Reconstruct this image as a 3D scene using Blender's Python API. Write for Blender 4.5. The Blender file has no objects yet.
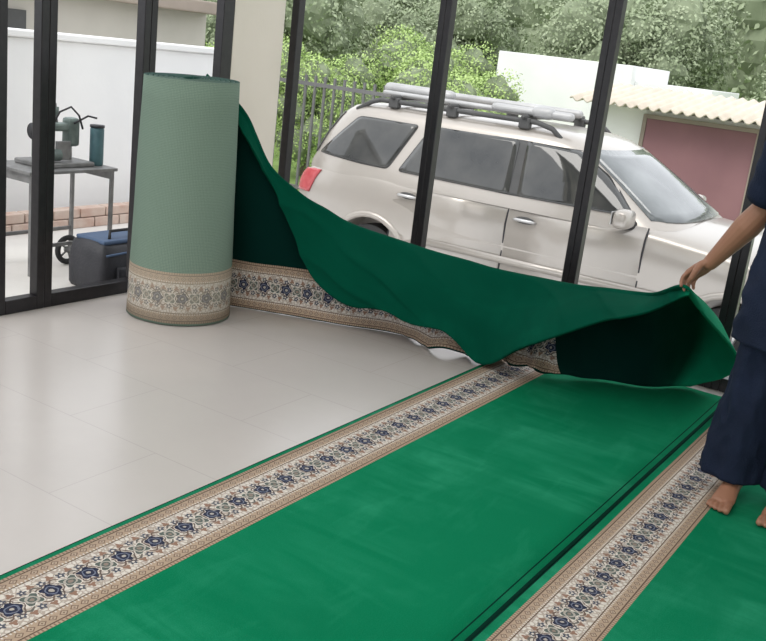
import bpy, bmesh, math, random
from mathutils import Vector, Matrix, noise
from mathutils.bvhtree import BVHTree
random.seed(7)
C=bpy.context.scene.collection
# ------------------------------------------------------------------ helpers
def link(o,parent=None):
    C.objects.link(o)
    if parent: o.parent=parent
    return o
def setp(o,label=None,cat=None,kind=None,group=None):
    if label:o["label"]=label
    if cat:o["category"]=cat
    if kind:o["kind"]=kind
    if group:o["group"]=group
    return o
def mesh_obj(name,verts,faces,mat=None,parent=None,smooth=False,uvs=None):
    me=bpy.data.meshes.new(name);me.from_pydata([tuple(v) for v in verts],[],faces);me.update()
    if uvs:
        l=me.uv_layers.new(name="UVMap")
        for lp in me.loops: l.data[lp.index].uv=uvs[lp.vertex_index]
    if smooth:
        for p in me.polygons:p.use_smooth=True
    o=bpy.data.objects.new(name,me)
    if mat:me.materials.append(mat)
    return link(o,parent)
def empty(name,loc,label,cat,group=None):
    o=bpy.data.objects.new(name,None);o.location=loc;o.empty_display_size=.1
    link(o);setp(o,label,cat,None,group);return o
def at_parent(o,par):
    o.parent=par;o.matrix_parent_inverse=Matrix.Translation(par.location).inverted();return o
def boxdata(bx,V,F):
    x0,x1,y0,y1,z0,z1=bx;b=len(V)
    V+=[(x0,y0,z0),(x1,y0,z0),(x1,y1,z0),(x0,y1,z0),(x0,y0,z1),(x1,y0,z1),(x1,y1,z1),(x0,y1,z1)]
    F+=[tuple(b+i for i in f) for f in((0,3,2,1),(4,5,6,7),(0,1,5,4),(1,2,6,5),(2,3,7,6),(3,0,4,7))]
def boxes(name,bl,mat,parent=None,bevel=0,seg=2):
    V=[];F=[]
    for b in bl:boxdata(b,V,F)
    o=mesh_obj(name,V,F,mat)
    if parent:at_parent(o,parent)
    if bevel:
        m=o.modifiers.new("Bevel","BEVEL");m.width=bevel;m.segments=seg;m.limit_method='ANGLE'
        if seg>2:
            for p in o.data.polygons:p.use_smooth=True
    return o
def tubedata(pts,rad,V,F,n=12,cap=True,flat=None):
    pts=[Vector(p) for p in pts];b=len(V);N=len(pts)
    up=None
    for i,p in enumerate(pts):
        d=(pts[min(i+1,N-1)]-pts[max(i-1,0)]).normalized()
        if up is None:
            up=Vector((0,0,1)) if abs(d.z)<.9 else Vector((0,1,0))
        s=d.cross(up).normalized();up=s.cross(d).normalized()
        r=rad[i];ra,rb=(r if isinstance(r,(tuple,list)) else (r,r))
        for k in range(n):
            a=2*math.pi*k/n
            V.append(tuple(p+s*math.cos(a)*ra+up*math.sin(a)*rb))
    for i in range(N-1):
        for k in range(n):
            F.append((b+i*n+k,b+i*n+(k+1)%n,b+(i+1)*n+(k+1)%n,b+(i+1)*n+k))
    if cap:
        F.append(tuple(b+k for k in range(n))[::-1]);F.append(tuple(b+(N-1)*n+k for k in range(n)))
def tube(name,pts,r,mat,parent=None,n=12,smooth=True):
    V=[];F=[];tubedata(pts,r if isinstance(r,list) else [r]*len(pts),V,F,n)
    o=mesh_obj(name,V,F,mat,smooth=smooth)
    if parent:at_parent(o,parent)
    return o
def sphdata(c,r,V,F,nu=14,nv=9):
    if not isinstance(r,(tuple,list)):r=(r,r,r)
    b=len(V)
    V.append((c[0],c[1],c[2]+r[2]))
    for j in range(1,nv):
        t=math.pi*j/nv
        for i in range(nu):
            a=2*math.pi*i/nu
            V.append((c[0]+r[0]*math.sin(t)*math.cos(a),c[1]+r[1]*math.sin(t)*math.sin(a),c[2]+r[2]*math.cos(t)))
    V.append((c[0],c[1],c[2]-r[2]));e=len(V)-1
    for i in range(nu):
        F.append((b,b+1+i,b+1+(i+1)%nu))
        for j in range(nv-2):
            F.append((b+1+j*nu+i,b+1+(j+1)*nu+i,b+1+(j+1)*nu+(i+1)%nu,b+1+j*nu+(i+1)%nu))
        F.append((b+1+(nv-2)*nu+i,e,b+1+(nv-2)*nu+(i+1)%nu))
def capsule(pts,rad,V,F,n=16):
    tubedata(pts,rad,V,F,n)
    for p,r in((pts[0],rad[0]),(pts[-1],rad[-1])):
        rr=min(r) if isinstance(r,(tuple,list)) else r
        sphdata(p,rr,V,F)
def remesh(name,V,F,mat,vox,smooth_it=4):
    o=mesh_obj("tmp",V,F)
    bm=bmesh.new();bm.from_mesh(o.data);bmesh.ops.recalc_face_normals(bm,faces=bm.faces);bm.to_mesh(o.data);bm.free()
    m=o.modifiers.new("R","REMESH");m.mode='VOXEL';m.voxel_size=vox
    m2=o.modifiers.new("S","SMOOTH");m2.iterations=smooth_it;m2.factor=.5
    bpy.context.view_layer.update()
    dg=bpy.context.evaluated_depsgraph_get()
    me=bpy.data.meshes.new_from_object(o.evaluated_get(dg))
    bpy.data.objects.remove(o)
    me.name=name;me.materials.clear();me.materials.append(mat)
    for p in me.polygons:p.use_smooth=True
    ob=bpy.data.objects.new(name,me);link(ob);return ob
# ------------------------------------------------------------------ material helpers
class NB:
    def __init__(s,name):
        s.mat=bpy.data.materials.new(name);s.mat.use_nodes=True;s.nt=s.mat.node_tree
        s.N=s.nt.nodes;s.L=s.nt.links;s.bsdf=s.N["Principled BSDF"];s.out=s.N["Material Output"]
    def n(s,t,**k):
        x=s.N.new(t)
        for a,b in k.items():setattr(x,a,b)
        return x
    def put(s,inp,v):
        if isinstance(v,bpy.types.NodeSocket):s.L.new(v,inp)
        else:inp.default_value=v
    def m(s,op,a,b=None,c=None):
        x=s.n('ShaderNodeMath',operation=op)
        s.put(x.inputs[0],a)
        if b is not None:s.put(x.inputs[1],b)
        if c is not None:s.put(x.inputs[2],c)
        return x.outputs[0]
    def mix(s,f,a,b):
        x=s.n('ShaderNodeMix',data_type='RGBA')
        s.put(x.inputs[0],f)
        s.put(x.inputs[6],a if isinstance(a,bpy.types.NodeSocket) else (*a,1))
        s.put(x.inputs[7],b if isinstance(b,bpy.types.NodeSocket) else (*b,1))
        return x.outputs[2]
    def noise(s,scale,detail=3,vec=None,rough=.5,out='Fac',dist=0):
        x=s.n('ShaderNodeTexNoise');x.inputs['Scale'].default_value=scale;x.inputs['Detail'].default_value=detail;x.inputs['Roughness'].default_value=rough;x.inputs['Distortion'].default_value=dist
        if vec is not None:s.L.new(vec,x.inputs['Vector'])
        return x.outputs[out]
    def mapping(s,vec,scale,rot=(0,0,0)):
        x=s.n('ShaderNodeMapping');s.L.new(vec,x.inputs[0]);x.inputs['Scale'].default_value=scale;x.inputs['Rotation'].default_value=rot;return x.outputs[0]
    def obj(s):return s.n('ShaderNodeTexCoord').outputs['Object']
    def ramp(s,f,a,b):
        x=s.n('ShaderNodeMapRange');s.put(x.inputs[0],f);x.inputs[1].default_value=a;x.inputs[2].default_value=b;return x.outputs[0]
    def bump(s,h,st,dist=.01):
        x=s.n('ShaderNodeBump');x.inputs['Strength'].default_value=st;x.inputs['Distance'].default_value=dist
        s.L.new(h,x.inputs['Height']);s.L.new(x.outputs[0],s.bsdf.inputs['Normal'])
def simple(name,c1,c2=None,rough=.5,metal=0,scale=8,bump=0,bscale=None,coat=0,spec=.5):
    b=NB(name);c2=c2 or tuple(x*.85 for x in c1)
    v=b.obj();f=b.noise(scale,4,v)
    b.L.new(b.mix(b.ramp(f,.3,.7),c1,c2),b.bsdf.inputs['Base Color'])
    b.bsdf.inputs['Roughness'].default_value=rough;b.bsdf.inputs['Metallic'].default_value=metal
    b.bsdf.inputs['Coat Weight'].default_value=coat;b.bsdf.inputs['Specular IOR Level'].default_value=spec
    if bump:b.bump(b.noise(bscale or scale*6,3,v),bump)
    return b.mat
def carpet_mat(name,base,light,bw=.26,margin=.02,umax=None,vivid=1.0,weave=False,rough=.9,dark=(.002,.03,.02),painted_shading=None):
    b=NB(name);uv=b.n('ShaderNodeUVMap',uv_map="UVMap").outputs[0]
    sp=b.n('ShaderNodeSeparateXYZ');b.L.new(uv,sp.inputs[0]);U,Vv=sp.outputs[0],sp.outputs[1]
    m=b.m
    v=m('DIVIDE',m('SUBTRACT',Vv,margin),bw); u=m('DIVIDE',U,bw)
    def band(x,a,c):return m('MULTIPLY',m('GREATER_THAN',x,a),m('LESS_THAN',x,c))
    if weave:
        w1=b.n('ShaderNodeTexWave');w1.bands_direction='Y';w1.inputs['Scale'].default_value=42;w1.inputs['Distortion'].default_value=2;b.L.new(uv,w1.inputs['Vector'])
        w2=b.n('ShaderNodeTexWave');w2.bands_direction='X';w2.inputs['Scale'].default_value=42;w2.inputs['Distortion'].default_value=2;b.L.new(uv,w2.inputs['Vector'])
        wv=m('MULTIPLY',w1.outputs[1],w2.outputs[1])
        pile=b.mix(m('ADD',m('MULTIPLY',wv,.8),m('MULTIPLY',b.noise(120,3,uv),.35)),base,light)
    else:
        n1=b.noise(1.25,7,b.mapping(uv,(1,1.2,1)),.6,dist=.6)
        n2=b.noise(1.7,6,b.mapping(uv,(4.5,.9,1),(0,0,.35)),.6,dist=.8)
        n5=b.noise(1.0,5,b.mapping(uv,(2.2,9,1),(0,0,-.15)),.6,dist=.5)
        n3=b.noise(260,2,uv)
        f=m('MULTIPLY',b.ramp(n1,.44,.72),b.ramp(n2,.38,.74))
        f=m('ADD',m('MULTIPLY',f,.75),m('MULTIPLY',b.ramp(n5,.56,.80),.22))
        f=m('ADD',f,m('MULTIPLY',b.ramp(n3,.4,.9),.22))
        pile=b.mix(m('MINIMUM',f,1.0),base,light)
        pile=b.mix(m('MULTIPLY',b.ramp(b.noise(1.1,4,b.mapping(uv,(1,1.3,1),(0,0,.8))),.5,.75),.25),pile,(0,base[1]*.6,base[2]*.6))
        if painted_shading:
            nv=b.n('ShaderNodeUVMap',uv_map="PaintedShading").outputs[0];sn=b.n('ShaderNodeSeparateXYZ');b.L.new(nv,sn.inputs[0])
            pile=b.mix(sn.outputs[0],pile,painted_shading)  # shade inside the fold, painted into the pile colour
            pile=b.mix(sn.outputs[1],pile,(.004,.19,.095))  # painted highlight that brightens the curled end
    av=m('ABSOLUTE',m('SUBTRACT',v,.5))
    P=.46
    def cell(off,per):return m('MULTIPLY',m('SUBTRACT',m('FRACT',m('ADD',m('DIVIDE',u,per),off)),.5),per)
    def flower(cx,cy,petals,amp,rad,ph=0):
        r=m('SQRT',m('ADD',m('MULTIPLY',cx,cx),m('MULTIPLY',cy,cy)));a=m('ARCTAN2',cy,cx)
        return r,m('MULTIPLY_ADD',m('COSINE',m('MULTIPLY_ADD',a,petals,ph)),amp,rad)
    sv=m('SUBTRACT',v,.5)
    wob=m('MULTIPLY',m('SUBTRACT',b.noise(50,2,uv),.5),.06)
    cream=(.64,.595,.54);tan=(.40,.30,.22);brown=(.11,.07,.05);navy=(.014,.022,.055);olive=(.09,.115,.105)
    cx=cell(0,P);cx2=cell(.5,P)
    r,q=flower(cx,sv,5,.016,.104);r=m('ADD',r,wob)
    r2,qq=flower(cx2,sv,4,.022,.094,3.14);r2=m('ADD',r2,wob)
    scr=b.n('ShaderNodeTexVoronoi');scr.feature='DISTANCE_TO_EDGE';scr.inputs['Scale'].default_value=62;scr.inputs['Randomness'].default_value=.8
    b.L.new(uv,scr.inputs['Vector'])
    cen=b.mix(m('MULTIPLY',m('LESS_THAN',scr.outputs['Distance'],.10),.62),cream,(.25,.19,.15))
    for s_,c_ in((.15,(.15,.10,.08)),(-.15,(.13,.12,.11))):
        vn=m('LESS_THAN',m('ABSOLUTE',m('SUBTRACT',m('ADD',sv,wob),m('MULTIPLY',m('SINE',m('MULTIPLY',u,2*math.pi/P)),s_))),.014)
        cen=b.mix(vn,cen,c_)
    cx3=cell(.5,P/2);r3,q3=flower(cx3,m('SUBTRACT',av,.158),5,.012,.042);r3=m('ADD',r3,m('MULTIPLY',wob,.5))
    cen=b.mix(m('LESS_THAN',r3,q3),cen,(.07,.08,.11));cen=b.mix(m('LESS_THAN',r3,.015),cen,cream)
    cx4=cell(0,P/2);r4,q4=flower(cx4,m('SUBTRACT',av,.195),3,.012,.036,1.5)
    cen=b.mix(m('LESS_THAN',r4,q4),cen,(.26,.15,.11))
    cen=b.mix(m('LESS_THAN',m('ABSOLUTE',m('SUBTRACT',r,m('ADD',q,.026))),.009),cen,(.12,.09,.08))
    cen=b.mix(m('LESS_THAN',r2,m('ADD',qq,.014)),cen,cream)
    cen=b.mix(m('LESS_THAN',r2,qq),cen,olive);cen=b.mix(m('LESS_THAN',m('ABSOLUTE',m('SUBTRACT',r2,.058)),.011),cen,(.40,.37,.33));cen=b.mix(m('LESS_THAN',r2,.026),cen,(.25,.2,.17))
    cen=b.mix(m('LESS_THAN',r,q),cen,navy);cen=b.mix(m('LESS_THAN',m('ABSOLUTE',m('SUBTRACT',r,.064)),.008),cen,(.14,.16,.22));cen=b.mix(m('LESS_THAN',r,.024),cen,(.4,.37,.33))
    g=m('FRACT',m('MULTIPLY',u,8));gy=m('MULTIPLY',m('SUBTRACT',av,.385),9)
    gd=m('ADD',m('ABSOLUTE',m('SUBTRACT',g,.5)),m('ABSOLUTE',gy))
    gua=b.mix(m('LESS_THAN',gd,.42),tan,(.18,.12,.09));gua=b.mix(m('LESS_THAN',gd,.28),gua,(.44,.35,.27));gua=b.mix(m('LESS_THAN',gd,.12),gua,(.18,.12,.09))
    g2=m('LESS_THAN',m('FRACT',m('MULTIPLY',u,22)),.4)
    gua=b.mix(band(av,.440,.458),gua,brown);gua=b.mix(m('MULTIPLY',band(av,.462,.5),g2),gua,(.22,.15,.11))
    gua=b.mix(band(av,.290,.305),gua,brown);gua=b.mix(m('MULTIPLY',band(av,.305,.33),g2),gua,cream)
    pat=b.mix(m('GREATER_THAN',av,.29),cen,gua)
    pat=b.mix(m('MULTIPLY',b.ramp(b.noise(170,2,uv),.4,.75),.28),pat,(.2,.16,.13))
    if vivid<1:pat=b.mix(1-vivid,pat,(.40,.365,.29))
    inb=m('LESS_THAN',av,.5)
    if umax is not None:inb=m('MULTIPLY',inb,m('LESS_THAN',m('ADD',U,m('MULTIPLY',Vv,.55)),umax))
    col=b.mix(inb,pile,pat)
    if not weave and umax is None:
        col=b.mix(m('LESS_THAN',Vv,.004),col,dark)
        col=b.mix(band(Vv,1.038,1.043),col,dark);col=b.mix(m('GREATER_THAN',Vv,1.064),col,dark)
    b.L.new(col,b.bsdf.inputs['Base Color'])
    b.bsdf.inputs['Roughness'].default_value=rough;b.bsdf.inputs['Specular IOR Level'].default_value=.05
    b.bump(b.noise(400,2,uv),.3,.004)
    return b.mat
# ------------------------------------------------------------------ materials
G1=(0,.150,.064);G2=(.035,.33,.185)
M_floorcarpet=carpet_mat("green_pile_with_border",G1,G2,margin=.02)
M_floorcarpet2=carpet_mat("green_pile_with_inset_border",G1,G2,bw=.235,margin=.030)
M_loose=carpet_mat("loose_carpet_pile",(0,.056,.032),(.003,.105,.060),umax=2.19,margin=.005,vivid=1,painted_shading=(.001,.020,.016))  # last colour paints shade onto the fold's back sheet
M_back=carpet_mat("pale_green_woven_backing",(.125,.18,.14),(.25,.33,.27),vivid=.60,weave=True)
M_alu=simple("dark_bronze_aluminium",(.012,.011,.013),(.02,.018,.02),.35,.3,30)
M_wall=simple("cream_paint",(.76,.70,.61),(.72,.66,.57),.8,0,3,.05,60)
M_ceil=simple("ceiling_paint",(.8,.79,.76),None,.9,0,3)
M_white=simple("weathered_white_render",(.84,.835,.83),(.74,.74,.74),.9,0,1.2,.1,30)
M_conc=simple("pale_concrete",(.62,.60,.57),(.52,.50,.48),.9,0,2.5,.15,50)
M_brick=simple("weathered_red_brick",(.48,.33,.27),(.56,.46,.40),.9,0,9,.3,40)
M_beige=simple("faded_beige_render",(.52,.49,.44),(.40,.38,.34),.9,0,.8)
M_rust=simple("weathered_brown_roof",(.34,.28,.24),(.26,.22,.19),.9,0,2)
M_grass=simple("rough_grass",(.28,.40,.12),(.18,.28,.08),.95,0,6,.4,60)
M_steel=simple("dark_steel",(.05,.05,.055),None,.5,.6,20)
M_paint=simple("silver_beige_car_paint",(.42,.385,.35),(.39,.36,.325),.28,.35,3,coat=.45)
M_trim=simple("dark_grey_plastic",(.07,.07,.07),None,.6,0,10)
M_cglass=simple("tinted_car_glass",(.016,.018,.019),(.060,.060,.056),.04,0,3.2,coat=0,spec=.8)
M_wsh=simple("windscreen_glass",(.20,.215,.22),(.07,.08,.085),.07,0,1.8,spec=.8)
M_black=simple("black_rubber",(.016,.016,.017),None,.7,0,30)
M_chrome=simple("brushed_chrome",(.62,.62,.62),None,.3,.8,10)
M_pale=simple("grey_roof_load",(.46,.46,.46),(.36,.36,.36),.45,.2,6)
M_red=simple("red_lamp_lens",(.50,.08,.09),(.42,.05,.06),.2,0,20,coat=.4)
M_maroon=simple("hazy_maroon_paint",(.29,.155,.17),(.235,.125,.14),.85,0,1.5,spec=.2)  # maroon paled in its colour to stand in for haze
M_roof=simple("cream_roof_sheet",(.64,.575,.48),(.54,.48,.40),.85,0,4)
M_leaf=simple("leaf_green",(.37,.42,.28),(.26,.32,.19),.85,0,1.0)  # haze put into the colour: paler, greyer leaves
M_leafy=simple("yellow_leaf_green",(.46,.60,.22),(.33,.46,.16),.8,0,1.2)
M_leafcore=simple("shaded_foliage",(.24,.28,.18),(.17,.205,.125),.95,0,2)  # core tone raised to stand in for haze
M_bark=simple("grey_bark",(.22,.18,.14),(.12,.10,.08),.9,0,8,.4,30)
M_navy=simple("navy_cotton",(.011,.018,.042),(.007,.012,.028),.85,0,5,.3,160,spec=.2)
M_skin=simple("brown_skin",(.34,.165,.10),(.28,.13,.078),.5,0,6,.06,120)
M_hair=simple("black_hair",(.012,.010,.009),None,.45,0,40,.3,200)
M_mach=simple("green_grey_enamel",(.19,.24,.225),(.10,.13,.12),.5,.3,14)
M_teal=simple("teal_enamel",(.08,.17,.19),(.05,.11,.13),.45,.1,14)
M_grey=simple("worn_grey_steel",(.24,.24,.24),(.14,.14,.14),.5,.4,14)
M_blue=simple("blue_webbing",(.06,.10,.18),None,.7)
M_bag=simple("black_nylon",(.018,.019,.024),(.035,.035,.042),.6,0,8,.3,60)
M_fence=simple("fence_steel",(.18,.18,.18),None,.6,.4)
M_edge=simple("carpet_cut_edge",(.006,.07,.05),(.003,.04,.03),.9,0,30)
b=NB("large_pale_tiles");v=b.obj()
br=b.n('ShaderNodeTexBrick');b.L.new(v,br.inputs['Vector']);br.offset=0.5;br.inputs['Scale'].default_value=1.0
br.inputs['Brick Width'].default_value=.9;br.inputs['Row Height'].default_value=.45;br.inputs['Mortar Size'].default_value=.0020;br.inputs['Mortar Smooth'].default_value=.5
n1=b.noise(1.8,5,v,.6)
c=b.mix(b.ramp(n1,.3,.7),(.50,.462,.44),(.46,.425,.405))
b.L.new(c,br.inputs['Color1']);b.L.new(b.mix(.5,c,(.48,.443,.422)),br.inputs['Color2']);br.inputs['Mortar'].default_value=(.40,.37,.352,1)
b.L.new(br.outputs['Color'],b.bsdf.inputs['Base Color']);b.bsdf.inputs['Roughness'].default_value=.24;b.bsdf.inputs['Specular IOR Level'].default_value=.5
b.bump(b.noise(25,3,v),.05,.003);M_tile=b.mat
# ------------------------------------------------------------------ room
WX=-3.88;WY=4.82;CH=3.0
boxes("floor",[(WX-.12,4.2,-3.0,WY+.12,-.12,0)],M_tile)["kind"]="structure"
boxes("ceiling",[(WX-.12,4.2,-3.0,WY+.12,CH,CH+.1)],M_ceil)["kind"]="structure"
boxes("wall_left",[(WX-.12,WX,4.31,WY-.06,0,CH)],M_wall,bevel=.004)["kind"]="structure"
boxes("wall_right",[(4.08,4.2,-3,WY-.06,0,CH)],M_wall)["kind"]="structure"
wi=[0]
def window(axis,a,bb,sl,sr,plane,z0=0,z1=CH):
    wi[0]+=1;t=.03
    def bx(u0,u1,za,zb):
        return (u0,u1,plane-t,plane+t,za,zb) if axis=='x' else (plane-t,plane+t,u0,u1,za,zb)
    bl=[bx(a,a+sl,z0,z1),bx(bb-sr,bb,z0,z1),bx(a+sl,bb-sr,z0,z0+.07),bx(a+sl,bb-sr,z1-.08,z1)]
    o=boxes("window_%d"%wi[0],bl,M_alu,bevel=.004);o["kind"]="structure"
ps=[-3.88,-2.805,-1.835,-.99,-.05,.95,1.95,2.95,4.2]
for i in range(len(ps)-1):
    window('x',ps[i],ps[i+1],.055 if i==0 else .038,.038,WY+.03)
pl=[-3.0,-1.6,-.2,1.3,2.78,3.05,3.68,4.31]
for i in range(len(pl)-1):
    window('y',pl[i],pl[i+1],.045,.045 if i<len(pl)-2 else .09,WX-.03)
# ------------------------------------------------------------------ floor carpets
def floor_carpet(x0,x1,y0,y1,mat,label):
    nx=10;ny=60;V=[];uv=[];F=[];th=.012
    for j in range(ny+1):
        y=y0+(y1-y0)*j/ny
        for i in range(nx+1):
            x=x0+(x1-x0)*i/nx
            e=.002*noise.noise(Vector((0,y*1.3,x0)))if i in(0,nx) else 0
            V.append((x+e,y,.014+.0015*noise.noise(Vector((x*3,y*2,0)))));uv.append((y-y0+x0*.7,x-x0))
    for j in range(ny):
        for i in range(nx):
            a=j*(nx+1)+i;F.append((a,a+1,a+nx+2,a+nx+1))
    o=mesh_obj("floor_carpet",V,F,mat,uvs=uv,smooth=True)
    s=o.modifiers.new("S","SOLIDIFY");s.thickness=th;s.offset=-1
    setp(o,label,"carpet",None,"green prayer carpets laid side by side");return o
floor_carpet(-1.94,-.866,-2.6,4.70,M_floorcarpet,"green pile carpet strip with cream floral border, laid beside bare tiles")
floor_carpet(-.863,.205,-2.6,4.70,M_floorcarpet2,"green pile carpet strip with floral border, under the barefoot person")
floor_carpet(.208,1.27,-2.6,4.70,M_floorcarpet2,"green pile carpet strip with floral border, outermost of the row")
# ------------------------------------------------------------------ rolled carpet
RC=(-3.46,3.56);RH=1.20
roll=empty("rolled_carpet",(RC[0],RC[1],0),"partly unrolled green carpet, roll standing upright with loose end pulled out","carpet")
V=[];uv=[];F=[];turns=8;n=turns*48;nz=12
for i in range(n+1):
    t=i/n;a0=math.radians(120)
    a=a0+2*math.pi*turns*(1-t)*-1
    for j in range(nz+1):
        z=RH*j/nz
        R0=(.262-.036*(j/nz))
        r=R0-(turns*(1-t))*.0285*(R0/.262)
        w=.003*noise.noise(Vector((math.cos(a)*2,math.sin(a)*2,z*3)))
        V.append((RC[0]+(r+w)*math.cos(a),RC[1]+(r+w)*math.sin(a),.004+z+ .006*math.sin(a*1.0)*(j/nz)))
        uv.append((a*.25,z+.01))
for i in range(n):
    for j in range(nz):
        q=i*(nz+1)+j;F.append((q,q+nz+1,q+nz+2,q+1))
o=mesh_obj("rolled_part",V,F,M_back,uvs=uv,smooth=True);at_parent(o,roll)
o.data.materials.append(M_edge)
s=o.modifiers.new("S","SOLIDIFY");s.thickness=.018;s.offset=1;s.material_offset=1;s.material_offset_rim=1
o["label"]="pale green woven backing with floral band at the base"
cols=[ # B, T, F
((-3.60,3.79,0),(-3.58,3.80,1.19),(-3.575,3.78,1.15)),
((-3.39,3.88,0),(-3.36,3.83,1.06),(-3.34,3.80,1.0)),
((-3.20,3.96,0),(-3.24,3.94,.80),(-3.19,3.90,.70)),
((-3.01,4.03,0),(-3.076,4.02,.662),(-3.05,3.94,.47)),
((-2.90,4.07,0),(-2.94,4.08,.60),(-2.90,3.97,.24)),
((-2.77,4.12,0),(-2.81,4.12,.545),(-2.68,3.99,.175)),
((-2.50,4.24,0),(-2.54,4.22,.497),(-2.395,4.02,.155)),
((-2.22,4.17,0),(-2.26,4.25,.47),(-2.165,4.05,.150)),
((-1.94,4.29,.015),(-1.975,4.25,.471),(-1.93,4.08,.03)),
((-1.70,4.20,.025),(-1.654,4.25,.479),(-1.642,3.97,.224)),
((-1.40,4.40,.025),(-1.437,4.20,.503),(-1.326,3.94,.42)),
((-1.22,4.50,.025),(-1.16,4.03,.565),(-1.11,3.88,.53)),
((-1.12,4.62,.025),(-.945,3.76,.690),(-.94,3.735,.66)),
]
grid=[]
for k,(B,T,Fp) in enumerate(cols):
    B,T,Fp=Vector(B),Vector(T),Vector(Fp)
    bul=.05 if k>2 else .01
    if k>=9: bul=.10
    b1=B.lerp(T,.33)+Vector((0,bul,0));b2=B.lerp(T,.7)+Vector((0,bul*.9,0))
    L=(T-Fp).length
    out=min(.07,L*.22)
    f1=T.lerp(Fp,.12)+Vector((-.0,-out*.45,out*.10));f2=T.lerp(Fp,.5)+Vector((0,-out*.75,0));
    grid.append([B,b1,b2,T,f1,f2,Fp])
grid.append([Vector(p) for p in((-1.06,4.68,.03),(-.905,4.68,.12),(-.83,4.5,.27),(-.90,3.95,.56),(-.93,3.84,.635),(-.935,3.77,.67),(-.93,3.74,.665))])
grid[-2][1]=Vector((-1.06,4.72,.22));grid[-2][2]=Vector((-1.0,4.45,.46))
def cr(p,t):
    n=len(p)-1;x=min(max(t*n,0),n-1e-6);i=int(x);f=x-i
    p0=p[i-1] if i>0 else 2*p[0]-p[1];p1=p[i];p2=p[i+1];p3=p[i+2] if i+2<=n else 2*p[n]-p[n-1]
    return .5*((2*p1)+(-p0+p2)*f+(2*p0-5*p1+4*p2-p3)*f*f+(-p0+3*p1-3*p2+p3)*f**3)
NC=340;NR=90
rows=[[cr(g,j/NR) for j in range(NR+1)] for g in grid]
V=[];uv=[];F=[];ul=0;prev=None;painted_shading=[]
for i in range(NC+1):
    col=[cr([rows[k][j] for k in range(len(rows))],i/NC) for j in range(NR+1)]
    if prev is not None:ul+=(col[6]-prev[6]).length
    prev=col;vl=0
    s_=i/NC
    for j,p in enumerate(col):
        if j:vl+=(p-col[j-1]).length
        fl=min(1,p.z*5)*min(1,(1-s_)*8)
        w=.040*noise.noise(Vector((p.x*3.5,p.z*3,p.y*4)))*fl
        ph=(p.x*.55+p.z*1.5)*11+2.5*noise.noise(p*1.7)
        w+=-.034*(1-abs(math.sin(ph)))**2*fl*min(1,max(0,j/NR-.50)*5)*(.6+.8*noise.noise(p*2.3+Vector((5,0,0))))
        w+=.012*math.sin((p.x*1.0+p.z*1.1)*12+3*noise.noise(p*2))*fl*min(1,abs(j/NR-.5)*4)
        # uneven sag along the hanging hem
        hem=max(0,(j/NR-.72)/.28)*math.exp(-((p.x+2.45)/.5)**2)
        g=math.exp(-((p.x+2.02)/.34)**2)*max(0,1-(j/NR)/.22)
        w+=-.055*abs(math.sin(p.x*17+1.2))*g
        g2=math.exp(-((p.x+1.70)/.15)**4)*max(0,1-(j/NR)/.30)
        w+=-.060*abs(math.sin(p.x*24+p.z*14+.4))*g2
        zz=p.z+.020*g*(1+math.sin(p.x*31))+.020*g2*(1+math.sin(p.x*37+1))+.022*hem*math.sin(p.x*15+1)
        V.append((p.x+.02*g*math.sin(p.x*23)+.025*g2*math.sin(p.x*29+p.z*20),p.y+w,max(zz,.004 if p.x<-1.95 else .024)));uv.append((ul,vl))
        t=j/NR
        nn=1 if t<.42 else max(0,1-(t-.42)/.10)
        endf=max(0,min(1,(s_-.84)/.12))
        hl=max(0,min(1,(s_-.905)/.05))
        painted_shading.append((nn*(1-endf),hl))  # per vertex: painted shade on back sheet, painted highlight on end curl
for i in range(NC):
    for j in range(NR):
        q=i*(NR+1)+j;F.append((q,q+1,q+NR+2,q+NR+1))
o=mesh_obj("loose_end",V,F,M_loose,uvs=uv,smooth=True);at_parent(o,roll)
l=o.data.uv_layers.new(name="PaintedShading")
for lp in o.data.loops:l.data[lp.index].uv=painted_shading[lp.vertex_index]
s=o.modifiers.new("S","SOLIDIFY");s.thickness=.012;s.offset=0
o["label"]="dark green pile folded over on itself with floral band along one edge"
# ------------------------------------------------------------------ exterior
boxes("trim_1",[(-16,WX-.12,-3.0,WY+1.1,-.25,-.05)],M_conc)["kind"]="structure"
o=boxes("driveway",[(-9.5,9,WY+1.1,10.2,-.95,-.75)],M_conc);setp(o,"pale concrete driveway outside the windows","driveway")
o=boxes("lawn",[(-44,26,10.2,44,-.95,-.77)],M_grass);setp(o,"rough grass beyond the driveway","grass",'stuff')
o=boxes("boundary_wall",[(-5.98,-5.8,-3.0,6.5,-.05,1.24),(-6.01,-5.77,-3.0,6.53,1.24,1.29)],M_white,bevel=.01);setp(o,"low weathered white rendered boundary wall beside the patio","wall")
bk=[]
for q in range(9):
    bk.append((-5.62,-5.50,3.35+q*.235,3.35+q*.235+.225,-.05,.02))
    if q<8:bk.append((-5.61,-5.51,3.46+q*.235,3.46+q*.235+.225,.025,.09))
o=boxes("brick_kerb",bk,M_brick,bevel=.006);setp(o,"low kerb of weathered red bricks in front of the white wall","kerb")
fe=empty("metal_fence",(-8.5,10.6,-.75),"dark metal bar fence in front of the greenery","fence")
for z in(.86,-.55):boxes("rail",[(-13,-5.6,10.58,10.62,z,z+.05)],M_fence,fe)
for i in range(47):boxes("bar",[(-13+.16*i,-13+.16*i+.030,10.585,10.615,-.765,1.0)],M_fence,fe)
sh=empty("shed",(-2,12.6,-.75),"white shed with cream corrugated roof and maroon gate","shed")
boxes("wall",[(-4.55,1.8,12.2,14.6,-.765,1.10)],M_white,sh)
boxes("gate",[(-3.95,-2.6,12.13,12.19,-.7,1.0)],M_maroon,sh,.008)
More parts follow.
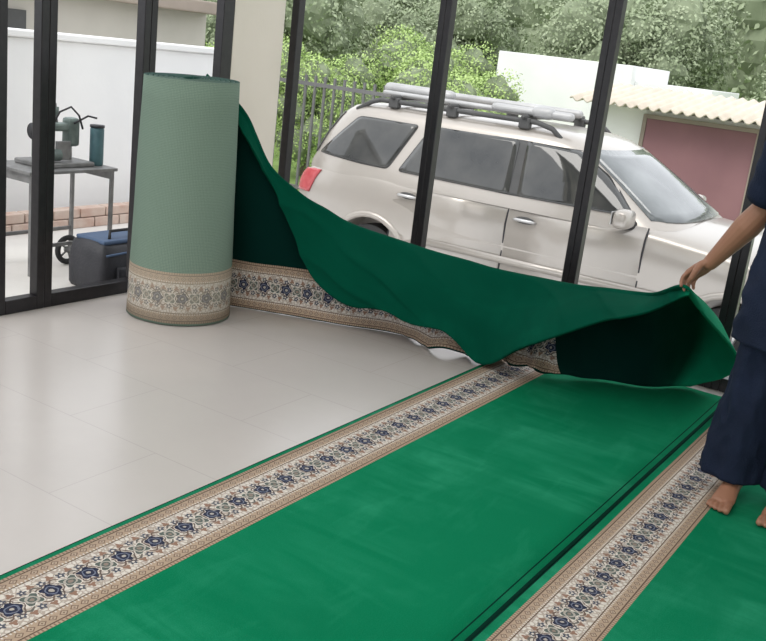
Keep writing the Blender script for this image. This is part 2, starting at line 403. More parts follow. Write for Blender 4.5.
boxes("gate_frame",[(-4.0,-3.95,12.12,12.19,-.76,1.05),(-2.6,-2.55,12.12,12.19,-.76,1.05),(-3.95,-2.6,12.12,12.19,1.0,1.05)],M_rust,sh)
V=[];F=[];nn=360
for i in range(nn+1):
    x=-4.85+6.85*i/nn
    for j,(y,z) in enumerate(((11.7,1.14),(13.3,1.36),(14.9,1.14))):
        V.append((x,y,z+.024*math.sin(i*.85)))
for i in range(nn):
    for j in range(2):
        q=i*3+j;F.append((q,q+3,q+4,q+1))
o=mesh_obj("roof",V,F,M_roof,smooth=True);at_parent(o,sh);s=o.modifiers.new("S","SOLIDIFY");s.thickness=.02
hs=empty("outbuilding",(-6.6,16.4,-.75),"plain white outbuilding wall among the trees","building")
boxes("wall",[(-8.1,-5.6,16,18,-.765,1.66)],M_white,hs,.01)
boxes("annexe",[(-5.6,-4.3,16.2,18,-.765,1.42)],M_white,hs,.01)
hs=empty("outbuilding",(-12,9.6,-.75),"faded beige building with brown roof behind the boundary wall","building")
boxes("wall",[(-15,-9.6,5.5,10.1,-.74,1.62)],M_beige,hs)
boxes("roof",[(-15.3,-9.3,5.2,10.1,1.62,1.78)],M_rust,hs,.02)
boxes("window_opening",[(-9.62,-9.57,6.3,7.2,.8,1.4)],M_trim,hs)
def leafdata(lobes,n,s,V,lo=.80,hi=1.06):
    F=[]
    for _ in range(n):
        lx,ly,lz,lr=random.choice(lobes)
        d=Vector((random.gauss(0,1),random.gauss(0,1),random.gauss(0,1))).normalized()
        p=Vector((lx,ly,lz))+d*lr*(random.uniform(lo,hi)+.45*noise.noise(d*2.2+Vector((lx,ly,lz))))
        if p.z<.05:continue
        a=Vector((random.gauss(0,1),random.gauss(0,1),random.gauss(0,1))).normalized();c=a.cross(d).normalized() if a.cross(d).length>.01 else a
        e=(d+a*.8).normalized().cross(c).normalized();q=s*random.uniform(.5,1.3)
        k=len(V);V+=[p-c*q*.5,p+e*q*.9,p+c*q*.5,p-e*q*.9];F.append((k,k+1,k+2,k+3))
    return F
def leafmesh(name,mat,seed,n=34000,s=.055):
    random.seed(seed);V=[]
    lobes=[(random.uniform(-1.5,1.5),random.uniform(-1.1,1.1),random.uniform(1.2,3.7),random.uniform(.5,.95)) for _ in range(30)]
    F=leafdata(lobes,n,s,V,.70,1.12)
    me=bpy.data.meshes.new(name);me.from_pydata([tuple(v) for v in V],[],F);me.materials.append(mat)
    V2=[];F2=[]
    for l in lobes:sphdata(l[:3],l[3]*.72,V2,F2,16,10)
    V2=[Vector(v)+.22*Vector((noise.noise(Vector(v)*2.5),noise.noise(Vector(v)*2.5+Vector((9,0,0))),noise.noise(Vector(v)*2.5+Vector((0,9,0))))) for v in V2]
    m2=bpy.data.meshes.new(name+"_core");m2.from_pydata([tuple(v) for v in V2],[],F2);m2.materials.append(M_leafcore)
    return me,m2
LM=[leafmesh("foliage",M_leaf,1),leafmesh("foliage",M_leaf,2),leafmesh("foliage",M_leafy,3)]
def tree(x,y,z,sc,k):
    t=empty("tree",(x,y,z),"bushy tree with dense yellow-green leaves" if k==2 else "bushy tree with dense olive green leaves","tree","trees beyond the driveway")
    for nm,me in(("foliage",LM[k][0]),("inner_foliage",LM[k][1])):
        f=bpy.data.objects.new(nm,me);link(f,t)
    V=[];F=[];tubedata([(0,0,0),(.0,0,.8),(0,.1,2.2)],[.14,.11,.06],V,F,8);o=mesh_obj("trunk",V,F,M_bark);o.parent=t
    t.scale=(sc,sc,sc);t.rotation_euler=(0,0,math.pi*random.randint(0,1))
random.seed(11)
for i in range(5):tree(-17.2+4.85*i,20.6,-.768,.92,i%2)
for i in range(5):tree(-21+6.0*i,26.0,-.768,1.15,(i+1)%2)
for i in range(3):tree(-12.6+2.65*i,13.0,-.768,.5,2)
for i,(x,y) in enumerate([(-18,3.2),(-18,7.6),(-18.3,12.2),(-13.6,16.6),(-18.6,16.4),(-9.9,16.7)]):tree(x,y,-.768,.88 if i<5 else .60,(0,1,0,1,0,2)[i])
random.seed(5);V=[]
lobes=[(-40+1.25*i+random.uniform(-.4,.4),34+random.uniform(-1,1),random.uniform(2.3,5.4),random.uniform(1.5,2.0)) for i in range(46) for _ in range(3)]
lobes+=[(-26+random.uniform(-1,1),-2+1.3*i,random.uniform(2.3,5.4),random.uniform(1.5,2.0)) for i in range(22) for _ in range(3)]
F=leafdata(lobes,80000,.14,V)
hd=empty("tall_hedge",(-20,33,-.765),"tall dense green hedge behind the trees","hedge")
me=bpy.data.meshes.new("foliage");me.from_pydata([(v.x,v.y,max(v.z-.75,-.76)) for v in V],[],F);me.materials.append(M_leaf)
o=bpy.data.objects.new("foliage",me);link(o);at_parent(o,hd)
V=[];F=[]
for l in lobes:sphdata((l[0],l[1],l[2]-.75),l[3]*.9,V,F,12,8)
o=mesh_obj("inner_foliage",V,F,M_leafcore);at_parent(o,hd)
# ------------------------------------------------------------------ car
CG=-.75;YC=8.08
car=empty("car",(-3.1,YC,CG),"silver sport utility car with roof rack parked outside the windows","car")
def sec(hw,zb,zs,zc):
    return [(0,zb),(hw*.86,zb),(hw*.96,zb+.06),(hw*1.0,zb+.28*(zs-zb)),(hw*.985,zb+.52*(zs-zb)),(hw*.995,zb+.74*(zs-zb)),(hw*.965,zb+.92*(zs-zb)),(hw*.90,zs),(hw*.5,zs*.3+zc*.7),(0,zc)]
st=[(-5.70,.60,.46,.80,.83),(-5.66,.75,.40,.98,1.01),(-5.50,.83,.35,1.11,1.14),(-5.15,.875,.3,1.15,1.18),(-4.7,.895,.29,1.16,1.18),(-4.2,.88,.29,1.15,1.18),(-3.3,.88,.28,1.15,1.18),(-2.3,.88,.28,1.14,1.18),(-1.95,.88,.28,1.10,1.17),(-1.45,.89,.29,1.05,1.14),(-.95,.84,.32,.96,1.06),(-.74,.76,.36,.86,.94),(-.62,.64,.42,.72,.77)]
V=[];F=[]
for x,hw,zb,zs,zc in st:
    s=sec(hw,zb,zs,zc)
    ring=[(y,z) for y,z in s]+[(-y,z) for y,z in s[-2:0:-1]]
    for y,z in ring:V.append((x,YC-y,CG+z))
R=18
for i in range(len(st)-1):
    for k in range(R):
        F.append((i*R+k,i*R+(k+1)%R,(i+1)*R+(k+1)%R,(i+1)*R+k))
F.append(tuple(range(R))[::-1]);F.append(tuple((len(st)-1)*R+k for k in range(R)))
body=mesh_obj("body",V,F,M_paint,smooth=True)
bm=bmesh.new();bm.from_mesh(body.data);bmesh.ops.recalc_face_normals(bm,faces=bm.faces);bm.to_mesh(body.data);bm.free()
wheels=[(-1.45,-1),(-4.70,-1),(-1.45,1),(-4.70,1)]
V=[];F=[]
for wx,sd in wheels:tubedata([(wx,YC+sd*.55,CG+.34),(wx,YC+sd*1.0,CG+.34)],[.40,.40],V,F,32)
cut=mesh_obj("cut",V,F)
bm=bmesh.new();bm.from_mesh(cut.data);bmesh.ops.recalc_face_normals(bm,faces=bm.faces);bm.to_mesh(cut.data);bm.free()
sb=body.modifiers.new("Sub","SUBSURF");sb.levels=2;sb.render_levels=2
bo=body.modifiers.new("B","BOOLEAN");bo.object=cut;bo.operation='DIFFERENCE';bo.solver='EXACT'
bpy.context.view_layer.update()
me=bpy.data.meshes.new_from_object(body.evaluated_get(bpy.context.evaluated_depsgraph_get()))
body.modifiers.clear();body.data=me;bpy.data.objects.remove(cut)
me.materials.clear();me.materials.append(M_paint)
bvh=BVHTree.FromPolygons([v.co.copy() for v in me.vertices],[tuple(p.vertices) for p in me.polygons])
at_parent(body,car)
rings=[(1.06,-5.60,-1.90,.855),(1.13,-5.59,-2.02,.84),(1.20,-5.56,-2.13,.815),(1.40,-5.47,-2.44,.75),(1.55,-5.37,-2.69,.70),(1.62,-5.31,-2.81,.675),(1.67,-5.24,-2.92,.645),(1.705,-5.12,-3.06,.59),(1.725,-4.95,-3.28,.48),(1.735,-4.6,-3.6,.26)]
V=[];F=[];n=96
def rr(t,e):return math.copysign(abs(t)**e,t)
EX=2/7
for z,xa,xb,hw in rings:
    cx=(xa+xb)/2;rx=(xb-xa)/2
    for k in range(n):
        a=2*math.pi*k/n;ca,sa=math.cos(a),math.sin(a)
        yy=rr(sa,EX);xx=rr(ca,EX)
        bow=.10*(1-yy*yy)
        V.append((cx+rx*xx+(bow if ca>0 else -bow*.6)*abs(xx),YC+hw*yy,CG+z))
for i in range(len(rings)-1):
    for k in range(n):F.append((i*n+k,i*n+(k+1)%n,(i+1)*n+(k+1)%n,(i+1)*n+k))
F.append(tuple((len(rings)-1)*n+k for k in range(n)))
o=mesh_obj("cabin",V,F,M_paint,smooth=True);at_parent(o,car)
def ringat(z):
    for (za,xa0,xb0,h0),(zb,xa1,xb1,h1) in zip(rings,rings[1:]):
        if za<=z<=zb:
            t=(z-za)/(zb-za);return xa0+(xa1-xa0)*t,xb0+(xb1-xb0)*t,h0+(h1-h0)*t
    return rings[-1][1:]
def cab_y(x,z):
    xa,xb,h=ringat(z);cx=(xa+xb)/2;rx=(xb-xa)/2
    t=min(.999,abs((x-cx)/rx));return h*(1-t**7)**(1/7)
def rounded(poly,r=.05,n=5):
    P=[Vector(p) for p in poly];out=[];N=len(P)
    for i,p in enumerate(P):
        a=(P[i-1]-p).normalized();c=(P[(i+1)%N]-p).normalized()
        p0=p+a*r;p2=p+c*r
        for k in range(n+1):
            t=k/n;out.append(p0*(1-t)**2+p*2*t*(1-t)+p2*t*t)
    dd=[]
    for i,p in enumerate(out):
        q=out[(i+1)%len(out)];m=max(1,int((q-p).length/.06))
        for k in range(m):dd.append(p.lerp(q,k/m))
    return dd
def sidewin(name,poly,side,off=.008,mat=M_cglass,grow=0,th=.006,r=.05):
    P=rounded(poly,r);c=sum(P,Vector((0,0)))/len(P)
    if grow:P=[c+(p-c)+ (p-c).normalized()*grow for p in P]
    V=[];F=[];N=8
    for j in range(1,N+1):
        for p in P:
            q=c.lerp(p,j/N);V.append((q.x,YC+side*(cab_y(q.x,q.y)+off),CG+q.y))
    V.append((c.x,YC+side*(cab_y(c.x,c.y)+off),CG+c.y));m=len(P);ce=len(V)-1
    for i in range(m):
        F.append((ce,i,(i+1)%m))
        for j in range(N-1):F.append((j*m+i,(j+1)*m+i,(j+1)*m+(i+1)%m,j*m+(i+1)%m))
    o=mesh_obj(name,V,F,mat,smooth=True);at_parent(o,car);s=o.modifiers.new("S","SOLIDIFY");s.thickness=th;s.offset=0;return o
WP=[[(-5.44,1.21),(-4.62,1.185),(-4.42,1.59),(-5.06,1.58)],[(-4.49,1.18),(-3.40,1.17),(-3.43,1.61),(-4.27,1.60)],[(-3.32,1.17),(-2.34,1.18),(-2.62,1.44),(-2.90,1.595),(-3.36,1.61)]]
for sd in(-1,1):
    sidewin("window_rubber",WP[0],sd,.003,M_trim,.012,.006,.045)
    sidewin("window_rubber",[(-4.49,1.18),(-2.34,1.18),(-2.62,1.44),(-2.90,1.595),(-4.27,1.60)],sd,.003,M_trim,.014,.006,.04)
    for poly in WP:
        sidewin("side_window",poly,sd,.010,M_cglass,0,.006,.035)
def endwin(name,z0,z1,frac,front,mat,off):
    V=[];F=[];N=20;M=8
    for j in range(M+1):
        z=z0+(z1-z0)*j/M
        xa,xb,h=ringat(z)
        for i in range(N+1):
            yy=(-1+2*i/N)*frac;bow=.10*(1-yy*yy)
            edge=(max(0,1-abs(yy)**7))**(1/7)
            cx=(xa+xb)/2;rx=(xb-xa)/2
            x=cx+(rx*edge+bow*edge+off)if front else cx-(rx*edge+bow*.6*edge+off)
            V.append((x,YC+h*yy,CG+z))
    for j in range(M):
        for i in range(N):
            q=j*(N+1)+i;F.append((q,q+1,q+N+2,q+N+1))
    o=mesh_obj(name,V,F,mat,smooth=True);at_parent(o,car);s=o.modifiers.new("S","SOLIDIFY");s.thickness=.008;s.offset=0
endwin("windscreen",1.17,1.62,.90,True,M_wsh,.012)
endwin("rear_window",1.2,1.6,.84,False,M_cglass,.012)
def bodyhw(x):
    for a_,c_ in zip(st,st[1:]):
        if a_[0]<=x<=c_[0]:
            t=(x-a_[0])/(c_[0]-a_[0]);return [a_[i]+(c_[i]-a_[i])*t for i in range(1,5)]
    return list(st[0][1:])
def bodyside(z,x=-3.3):
    s=sec(*bodyhw(x))[1:8]
    for (y0,z0),(y1,z1) in zip(s,s[1:]):
        if z0<=z<=z1:return y0+(y1-y0)*(z-z0)/(z1-z0)
    return s[-1][0]
def strip(name,xa,xb,za,zb,off,mat,side=-1,th=.006,N=8):
    V=[];F=[]
    for j in range(N+1):
        z=za+(zb-za)*j/N
        for x in(xa,xb):V.append((x,YC+side*(bodyside(z)+off),CG+z))
    for j in range(N):q=2*j;F.append((q,q+1,q+3,q+2))
    o=mesh_obj(name,V,F,mat,smooth=True);at_parent(o,car);s=o.modifiers.new("S","SOLIDIFY");s.thickness=th;s.offset=0;return o
def skinpatch(name,guess,mat,off=.006,NI=14,NJ=10):
    V=[];F=[]
    for j in range(NJ+1):
        for i in range(NI+1):
            g=guess(i/NI,j/NJ);loc,nor,_,_=bvh.find_nearest(g)
            d=g-Vector((-5.0,YC,CG+.8))
            if nor.dot(d)<0:nor=-nor
            V.append(loc+nor*off)
    for j in range(NJ):
        for i in range(NI):
            q=j*(NI+1)+i;F.append((q,q+1,q+NI+2,q+NI+1))
    o=mesh_obj(name,V,F,mat,smooth=True);at_parent(o,car);s=o.modifiers.new("S","SOLIDIFY");s.thickness=.012;s.offset=0
    return o
for sd in(-1,1):
    strip("door",-4.48,-3.375,.36,1.12,.0,M_paint,sd)
    strip("door",-3.355,-2.2,.36,1.12,.0,M_paint,sd)
    for x in(-4.49,-3.365,-2.19):strip("door_seam",x-.006,x+.006,.36,1.12,-.001,M_steel,sd)
    strip("side_moulding",-4.2,-2.0,.60,.66,.012,M_paint,sd,.018,2)
    strip("sill_cladding",-4.2,-1.9,.285,.35,.012,M_steel,sd,.015,2)
    for hx in(-4.34,-3.2):
        V=[];F=[];y=YC+sd*(.88+.02);z=CG+.985
        tubedata([(hx-.10,y-sd*.03,z),(hx-.07,y,z+.005),(hx+.07,y,z+.005),(hx+.10,y-sd*.03,z)],[.010,.014,.014,.010],V,F,8)
        o=mesh_obj("door_handle",V,F,M_chrome,smooth=True);at_parent(o,car)
        V=[];F=[];sphdata((hx,YC+sd*.868,z),(.09,.006,.035),V,F);o=mesh_obj("handle_recess",V,F,M_trim,smooth=True);at_parent(o,car)
    my=YC+sd*.985
    V=[];F=[]
    for i,(dy,sx,sz) in enumerate(((-.11,.030,.045),(-.09,.058,.068),(0,.068,.078),(.08,.062,.070),(.11,.035,.045))):
        for k in range(20):
            a=2*math.pi*k/20;V.append((-2.35+sx*rr(math.cos(a),.6)+.02*abs(dy)*5,my+dy,CG+1.175+sz*rr(math.sin(a),.6)))
    for i in range(4):
        for k in range(20):F.append((i*20+k,i*20+(k+1)%20,(i+1)*20+(k+1)%20,(i+1)*20+k))
    F.append(tuple(range(20))[::-1]);F.append(tuple(80+k for k in range(20)))
    mr=mesh_obj("side_mirror",V,F,M_paint,smooth=True);at_parent(mr,car)
    g=boxes("mirror_glass",[(-2.425,-2.415,my-.075,my+.075,CG+1.125,CG+1.225)],M_chrome,None,.004);g.parent=mr
    V=[];F=[];tubedata([(-2.33,YC+sd*.80,CG+1.12),(-2.34,YC+sd*.92,CG+1.115)],[.04,.03],V,F);o=mesh_obj("mirror_arm",V,F,M_black,smooth=True);o.parent=mr
    def tg(s,t,sd=sd):
        z=.83+.26*t;ang=math.radians(20+64*s*(0.75+.25*t))
        return Vector((-5.30-.42*math.cos(ang),YC+sd*(.42+.47*math.sin(ang)),CG+z))
    skinpatch("tail_lamp",tg,M_red)
    V=[];F=[];sphdata((-.86,YC+sd*.66,CG+.80),(.17,.15,.10),V,F);o=mesh_obj("head_lamp",V,F,M_wsh,smooth=True);at_parent(o,car)
    for wx in(-1.45,-4.70):
        pts=[(wx+.415*math.cos(a*math.pi/16),YC+sd*.875,CG+.34+.415*math.sin(a*math.pi/16)) for a in range(17)]
        V=[];F=[];tubedata(pts,[(.03,.022)]*17,V,F,10);o=mesh_obj("wheel_arch",V,F,M_paint,smooth=True);at_parent(o,car)
    pts=[(-5.15,YC+sd*.60,CG+1.64),(-5.0,YC+sd*.60,CG+1.725),(-4.9,YC+sd*.60,CG+1.755),(-3.35,YC+sd*.60,CG+1.765),(-3.2,YC+sd*.60,CG+1.73),(-3.1,YC+sd*.60,CG+1.65)]
    tube("roof_rail",pts,[.022]*6,M_trim,car,8)
    for x in(-4.75,-4.15,-3.45):
        boxes("rack_mount",[(x-.05,x+.05,YC+sd*.60-.035,YC+sd*.60+.035,CG+1.70,CG+1.79)],M_trim,car,.012)
boxes("rear_bumper",[(-5.80,-5.5,YC-.80,YC+.80,CG+.42,CG+.68)],M_paint,car,.10,6)
boxes("front_bumper",[(-.80,-.52,YC-.74,YC+.74,CG+.34,CG+.60)],M_paint,car,.10,6)
for x in(-4.75,-4.15,-3.45):
    tube("roof_rack_bar",[(x,YC-.66,CG+1.795),(x,YC+.66,CG+1.795)],.020,M_trim,car,8)
def roundroll(x0,x1,y,z,r):
    tube("roof_load",[(x,y,z) for x in(x0,x0+r*.3,x0+r,x1-r,x1-r*.3,x1)],[r*.5,r*.85,r,r,r*.85,r*.5],M_pale,car,16)
roundroll(-3.80,-3.05,YC-.55,CG+1.84,.034)
roundroll(-3.42,-3.22,YC-.55,CG+1.845,.052)
roundroll(-4.98,-4.25,YC-.42,CG+1.865,.048)
roundroll(-4.95,-3.4,YC-.50,CG+1.82,.024)
roundroll(-5.0,-3.3,YC+.25,CG+1.84,.035)
for wx,sd in wheels:
    V=[];F=[];y0=YC+sd*.66;y1=YC+sd*.86
    tubedata([(wx,y0,CG+.33),(wx,y0+sd*.02,CG+.33),(wx,y1-sd*.02,CG+.33),(wx,y1,CG+.33)],[.28,.33,.33,.28],V,F,32)
    w=mesh_obj("wheel",V,F,M_black,smooth=False);at_parent(w,car)
    V=[];F=[];tubedata([(wx,y1,CG+.33),(wx,y1+sd*.008,CG+.33)],[.07,.06],V,F,16)
    for k in range(5):
        a=k*2*math.pi/5;tubedata([(wx,y1,CG+.33),(wx+.23*math.cos(a),y1,CG+.33+.23*math.sin(a))],[.035,.03],V,F,8)
    r_=[(wx+.23*math.cos(a_*math.pi/16),y1,CG+.33+.23*math.sin(a_*math.pi/16)) for a_ in range(33)]
    tubedata(r_,[.018]*33,V,F,8)
    o=mesh_obj("wheel_rim",V,F,M_chrome,smooth=True);o.parent=w
# ------------------------------------------------------------------ patio things
PZ=-.05
tb=empty("work_table",(-4.75,3.78,PZ),"small metal work table on the patio carrying a machine","table")
boxes("table_top",[(-4.95,-4.55,3.46,4.10,PZ+.59,PZ+.61)],M_grey,tb,.004)
for x in(-4.93,-4.57):
    for y in(3.49,4.07):boxes("leg",[(x-.010,x+.010,y-.010,y+.010,PZ,PZ+.59)],M_grey,tb)
for x in(-4.93,-4.57):boxes("stretcher",[(x-.008,x+.008,3.50,4.06,PZ+.16,PZ+.18)],M_grey,tb)
for y in(3.49,4.07):boxes("apron",[(-4.92,-4.58,y-.007,y+.007,PZ+.54,PZ+.59)],M_grey,tb)
mz=PZ+.61
mc=empty("bench_machine",(-4.75,3.82,mz),"cluttered green-grey workshop machine standing on the metal table","machine")
boxes("base",[(-4.88,-4.62,3.60,3.98,mz,mz+.03)],M_grey,mc,.008)
boxes("gear_case",[(-4.80,-4.70,3.65,3.73,mz+.03,mz+.22)],M_mach,mc,.02)
boxes("arm",[(-4.78,-4.72,3.66,3.92,mz+.20,mz+.25)],M_mach,mc,.015)
boxes("head",[(-4.79,-4.71,3.86,3.94,mz+.11,mz+.28)],M_mach,mc,.018)
boxes("guard",[(-4.69,-4.67,3.74,3.84,mz+.04,mz+.15)],M_grey,mc,.004)
tube("spindle",[(-4.75,3.90,mz+.03),(-4.75,3.90,mz+.13)],.010,M_chrome,mc)
tube("column",[(-4.76,3.80,mz+.25),(-4.76,3.79,mz+.36)],[.010,.008],M_grey,mc)
tube("spool",[(-4.76,3.79,mz+.29),(-4.76,3.79,mz+.34)],.022,M_mach,mc)
tube("feed_pipe",[(-4.70,3.72,mz+.23),(-4.68,3.76,mz+.32),(-4.68,3.84,mz+.35),(-4.68,3.90,mz+.30),(-4.68,3.93,mz+.22)],.006,M_black,mc,8)
tube("lever",[(-4.70,3.88,mz+.25),(-4.66,3.95,mz+.30),(-4.64,4.0,mz+.29)],.006,M_steel,mc)
tube("hand_wheel",[(-4.75,3.625,mz+.20),(-4.75,3.64,mz+.20)],.048,M_steel,mc,20,True)
tube("motor",[(-4.68,3.64,mz+.07),(-4.68,3.76,mz+.07)],.036,M_mach,mc,16)
bt=empty("storage_canister",(-4.68,4.04,mz),"upright blue-green cylinder beside the machine on the table","canister")
tube("body",[(-4.68,4.04,mz),(-4.68,4.04,mz+.01),(-4.68,4.04,mz+.22),(-4.68,4.04,mz+.23)],[.038,.042,.042,.038],M_teal,bt,20)
tube("lid",[(-4.68,4.04,mz+.23),(-4.68,4.04,mz+.245)],.044,M_steel,bt,20)
bg=empty("tool_bag",(-4.22,3.75,PZ),"black nylon tool bag with blue trim on the patio floor","bag")
V=[];F=[]
for i,(z,rx,ry) in enumerate(((0,.145,.20),(.02,.155,.21),(.12,.157,.212),(.21,.152,.205),(.265,.14,.195),(.28,.11,.17))):
    for k in range(36):
        a=2*math.pi*k/36;ca,sa=math.cos(a),math.sin(a)
        V.append((-4.2+rx*math.copysign(abs(ca)**.28,ca),3.77+ry*math.copysign(abs(sa)**.28,sa),PZ+z+.016*noise.noise(Vector((ca*2,sa*2,z*5)))))
for i in range(5):
    for k in range(36):F.append((i*36+k,i*36+(k+1)%36,(i+1)*36+(k+1)%36,(i+1)*36+k))
F.append(tuple(range(36))[::-1]);F.append(tuple(180+k for k in range(36)))
o=mesh_obj("bag_body",V,F,M_bag,smooth=True);at_parent(o,bg)
boxes("top_flap",[(-4.32,-4.08,3.60,3.94,PZ+.27,PZ+.295)],M_blue,bg,.010)
tube("trim_piping",[(-4.045,3.59,PZ+.22),(-4.035,3.77,PZ+.23),(-4.045,3.95,PZ+.22)],.007,M_blue,bg,8)
tube("carry_handle",[(-4.12,3.67,PZ+.29),(-4.14,3.69,PZ+.335),(-4.14,3.83,PZ+.335),(-4.12,3.85,PZ+.29)],.009,M_black,bg,8)
boxes("side_pocket",[(-4.05,-4.02,3.66,3.87,PZ+.04,PZ+.15)],M_bag,bg,.012)
hr=empty("small_wheel",(-4.70,3.86,PZ),"small rubber wheel leaning under the metal table","wheel")
V=[];F=[]
tubedata([(-4.70,3.86+.075*math.cos(a*math.pi/12),PZ+.093+.075*math.sin(a*math.pi/12)) for a in range(25)],[.017]*25,V,F,8,False)
o=mesh_obj("tyre",V,F,M_black,smooth=True);at_parent(o,hr)
V=[];F=[];tubedata([(-4.715,3.86,PZ+.093),(-4.685,3.86,PZ+.093)],[.02,.02],V,F,12)
for k in range(5):
    a=k*2*math.pi/5;tubedata([(-4.70,3.86,PZ+.093),(-4.70,3.86+.07*math.cos(a),PZ+.093+.07*math.sin(a))],[.006,.006],V,F,6)
o=mesh_obj("hub",V,F,M_grey,smooth=True);at_parent(o,hr)
# ------------------------------------------------------------------ person
pr=empty("person",(-.45,3.55,.017),"barefoot person in navy tunic and wide trousers pulling the carpet edge","person")
V=[];F=[]
ZF=.018
def leg(x,y,hipx):
    capsule([(hipx,3.58,.86),((x+hipx)/2,y+.03,.47),(x,y+.01,.09)],[.075,.048,.036],V,F)
    sphdata((x,y+.035,ZF+.030),(.028,.032,.030),V,F)
    capsule([(x,y+.01,.12),(x,y-.02,ZF+.062)],[.034,.033],V,F)
    capsule([(x,y-.01,ZF+.045),(x,y-.07,ZF+.034),(x,y-.125,ZF+.022),(x,y-.150,ZF+.016)],[(.032,.040),(.035,.031),(.041,.020),(.040,.014)],V,F)
    sg=-1 if x>-.45 else 1
    for i,(dx,ln,r) in enumerate(((-.030,.046,.0135),(-.0085,.044,.0095),(.0095,.038,.0090),(.026,.030,.0085),(.040,.020,.0080))):
        xx=x-sg*dx
        capsule([(xx*.8+x*.2,y-.145,ZF+r+.003),(xx,y-.155-ln*.5,ZF+r+.005),(xx,y-.160-ln,ZF+r-.001)],[r,r*.88,r*.95],V,F,10)
leg(-.572,3.535,-.560);leg(-.397,3.535,-.41)
capsule([(-.48,3.58,.86),(-.485,3.58,1.0),(-.49,3.575,1.15),(-.495,3.57,1.30)],[(.14,.09),(.13,.09),(.15,.10),(.13,.085)],V,F,20)
capsule([(-.495,3.575,1.30),(-.50,3.56,1.43)],[.055,.048],V,F)
SR=(-.655,3.59,1.30);EL=(-.705,3.675,1.055);WR=(-.868,3.732,.812)
capsule([(-.56,3.58,1.32),SR],[.06,.055],V,F)
capsule([SR,((SR[0]+EL[0])/2,(SR[1]+EL[1])/2,1.18),EL],[.056,.052,.045],V,F)
mid=[EL[i]*.7+WR[i]*.3 for i in range(3)];mid2=[EL[i]*.3+WR[i]*.7 for i in range(3)]
capsule([EL,mid,mid2,WR],[.045,.050,.038,.029],V,F)
SL=(-.335,3.57,1.30);E2=(-.265,3.60,1.04);W2=(-.25,3.50,.81)
capsule([(-.42,3.58,1.32),SL],[.06,.055],V,F);capsule([SL,E2],[.050,.040],V,F);capsule([E2,W2],[.040,.026],V,F)
def hand(W,fw,side,curl,V,F,th=1,cf=1.0):
    W=Vector(W);fw=Vector(fw).normalized();side=Vector(side);side=(side-fw*side.dot(fw)).normalized();nrm=fw.cross(side).normalized()*curl
    for s in(-.028,-.010,.009,.027):
        capsule([W+side*s*.6,W+fw*.045+side*s,W+fw*.082+side*s*1.05],[.016,.0155,.0125],V,F,10)
    for i,(s,l) in enumerate(((-.031,.062),(-.0105,.074),(.010,.070),(.030,.054))):
        cc=cf*(.85+.12*i)
        p0=W+fw*.082+side*s;d1=(fw*.92+nrm*.35*cc+side*s*3).normalized();d2=(fw*.6+nrm*.75*cc).normalized();d3=(fw*.3+nrm*.95*cc).normalized()
        p1=p0+d1*l*.45;p2=p1+d2*l*.32;p3=p2+d3*l*.24
        capsule([p0,p1,p2,p3],[.0100,.0088,.0080,.0068],V,F,10)
    t0=W+fw*.022-side*.026*th;t1=t0+(fw*.6-side*.5*th+nrm*.6).normalized()*.040;t2=t1+(fw*.85+side*.05*th+nrm*.5).normalized()*.030;t3=t2+(fw*.9+nrm*.15+side*.3*th).normalized()*.022
    capsule([t0,t1,t2,t3],[.015,.0125,.0105,.0085],V,F,10)
HF=(-.50,.08,-.50)
hand(WR,HF,(.50,.75,-.10),1,V,F,1,1.0)
hand(W2,(0,-.15,-1),(-.2,-1,.1),-1,V,F,-1)
HC=Vector((-.51,3.545,1.535))
sphdata(HC,(.073,.088,.105),V,F,24,16)
sphdata(HC+Vector((-.005,-.03,-.055)),(.052,.058,.055),V,F,20,12)
sphdata(HC+Vector((-.006,-.094,-.012)),(.013,.02,.022),V,F)
sphdata(HC+Vector((-.006,-.083,-.050)),(.022,.012,.007),V,F)
for s in(-1,1):sphdata(HC+Vector((s*.074,.01,-.01)),(.010,.018,.030),V,F)
bd=remesh("body",V,F,M_skin,.0038,2);at_parent(bd,pr)
V=[];F=[]
sphdata(HC+Vector((0,.018,.022)),(.080,.088,.098),V,F,24,16)
o=mesh_obj("hair",V,F,M_hair,smooth=True);at_parent(o,pr)
for s in(-1,1):
    V=[];F=[];sphdata(HC+Vector((-.003+s*.03,-.078,.004)),.0105,V,F);o=mesh_obj("eye",V,F,M_black,smooth=True);at_parent(o,pr)
V=[];F=[]
def loft(rs,n=80,wr=.0,seed=0,per=1,folds=0):
    b=len(V);out=[]
    for (r0,r1) in zip(rs,rs[1:]):
        m=max(2,int(abs(r1[2]-r0[2])/.010))
        for q in range(m):
            t=q/m;out.append([r0[i]+(r1[i]-r0[i])*t for i in range(5)])
    out.append(list(rs[-1]))
    for (x,y,z,rx,ry) in out:
        for k in range(n):
            a=2*math.pi*k/n;ca,sa=math.cos(a),math.sin(a)
            w=1+wr*noise.noise(Vector((ca*2.2+seed,sa*2.2,z*3)))
            w+=folds*math.sin(a*4+z*6+seed+4*noise.noise(Vector((ca+seed,sa,z*2.5))))*(.6+.6*noise.noise(Vector((seed,z*4,ca))))
            w+=folds*.8*(1-abs(noise.noise(Vector((ca*2+seed,sa*2+z*3,z*9))))*3)
            V.append((x+rx*w*ca,y+ry*w*sa,z))
    for i in range(len(out)-1):
        for k in range(n):F.append((b+i*n+k,b+i*n+(k+1)%n,b+(i+1)*n+(k+1)%n,b+(i+1)*n+k))
loft([(-.590,3.55,.090,.106,.105),(-.589,3.555,.20,.102,.105),(-.582,3.565,.37,.098,.105),(-.575,3.575,.5,.100,.11),(-.562,3.58,.66,.105,.118),(-.55,3.58,.80,.105,.12),(-.54,3.58,.9,.10,.12)],wr=.10,seed=1,folds=.075)
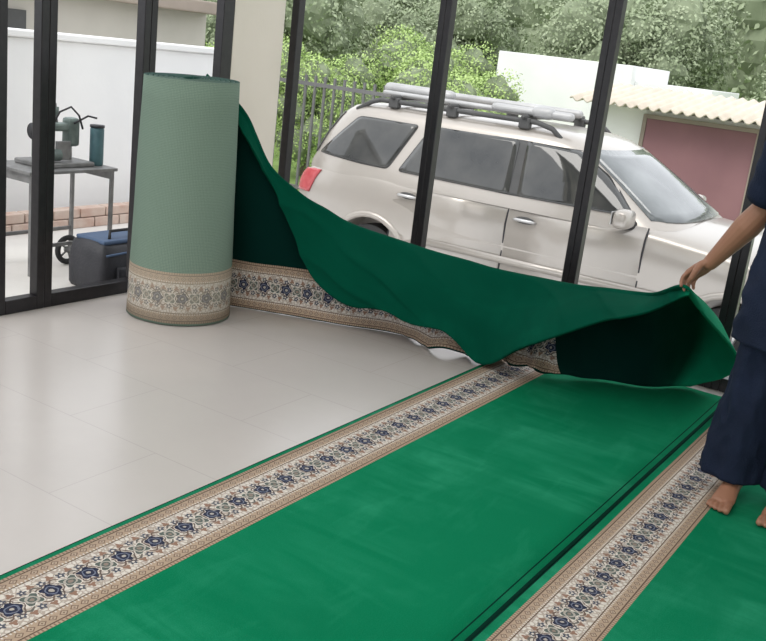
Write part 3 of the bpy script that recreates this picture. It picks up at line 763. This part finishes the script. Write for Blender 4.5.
loft([(-.382,3.55,.090,.096,.10),(-.380,3.56,.20,.095,.10),(-.378,3.57,.37,.094,.105),(-.375,3.575,.5,.097,.11),(-.38,3.58,.66,.102,.118),(-.40,3.58,.80,.105,.12),(-.42,3.58,.9,.10,.12)],wr=.10,seed=5,folds=.075)
o=mesh_obj("trousers",V,F,M_navy,smooth=True);at_parent(o,pr);s=o.modifiers.new("S","SOLIDIFY");s.thickness=.006
V=[];F=[]
loft([(-.475,3.58,.60,.225,.165),(-.475,3.58,.72,.215,.155),(-.48,3.58,.86,.20,.145),(-.485,3.58,1.0,.18,.13),(-.49,3.575,1.15,.188,.132),(-.495,3.575,1.27,.19,.12),(-.497,3.575,1.34,.165,.10),(-.498,3.572,1.385,.085,.075),(-.499,3.57,1.395,.066,.062)],80,.07,9,folds=.04)
def sleeve(a,c,l=.86):
    a=Vector(a);c=Vector(c);tubedata([a+(a-c)*.12]+[a.lerp(c,l*i/10) for i in range(11)],[.06]+[.073+.003*math.sin(i*1.7) for i in range(11)],V,F,24,False)
sleeve(SR,EL);sleeve(SL,E2)
o=mesh_obj("tunic",V,F,M_navy,smooth=True);at_parent(o,pr);s=o.modifiers.new("S","SOLIDIFY");s.thickness=.006
# ------------------------------------------------------------------ lights
w=bpy.data.worlds.new("World");bpy.context.scene.world=w;w.use_nodes=True
bgd=w.node_tree.nodes["Background"];bgd.inputs[0].default_value=(.93,.96,1,1);bgd.inputs[1].default_value=1.8
def area(loc,rot,sx,sy,p,col=(1,1,1)):
    l=bpy.data.lights.new("Area","AREA");l.shape='RECTANGLE';l.size=sx;l.size_y=sy;l.energy=p;l.color=col
    o=bpy.data.objects.new("fill_light",l);o.location=loc;o.rotation_euler=rot;link(o);return o  # unseen area lamp added to brighten the room
area((-1.2,1.2,2.95),(0,0,0),3.5,3.0,64,(1,.97,.93))
sl=bpy.data.lights.new("Sun","SUN");sl.energy=1.6;sl.angle=.6;sl.color=(1,.96,.9)
so=bpy.data.objects.new("sun",sl);so.rotation_euler=(math.radians(38),math.radians(-12),math.radians(0));link(so)
# ------------------------------------------------------------------ camera
p=math.radians(15.7);r=math.radians(6.9)
right0=Vector((.852,.524,0)).normalized();fwd0=Vector((-right0.y,right0.x,0))
fwd=fwd0*math.cos(p)-Vector((0,0,1))*math.sin(p);up0=fwd0*math.sin(p)+Vector((0,0,1))*math.cos(p)
Rr=right0*math.cos(r)+up0*math.sin(r);Uu=-right0*math.sin(r)+up0*math.cos(r)
cam=bpy.data.cameras.new("Camera");co=bpy.data.objects.new("Camera",cam);link(co)
M=Matrix((Rr,Uu,-fwd)).transposed().to_4x4();M.translation=Vector((0,0,1.45));co.matrix_world=M
cam.sensor_width=36;cam.lens=960/766*36;cam.clip_end=200
bpy.context.scene.camera=co
bpy.context.scene.view_settings.view_transform='Standard'
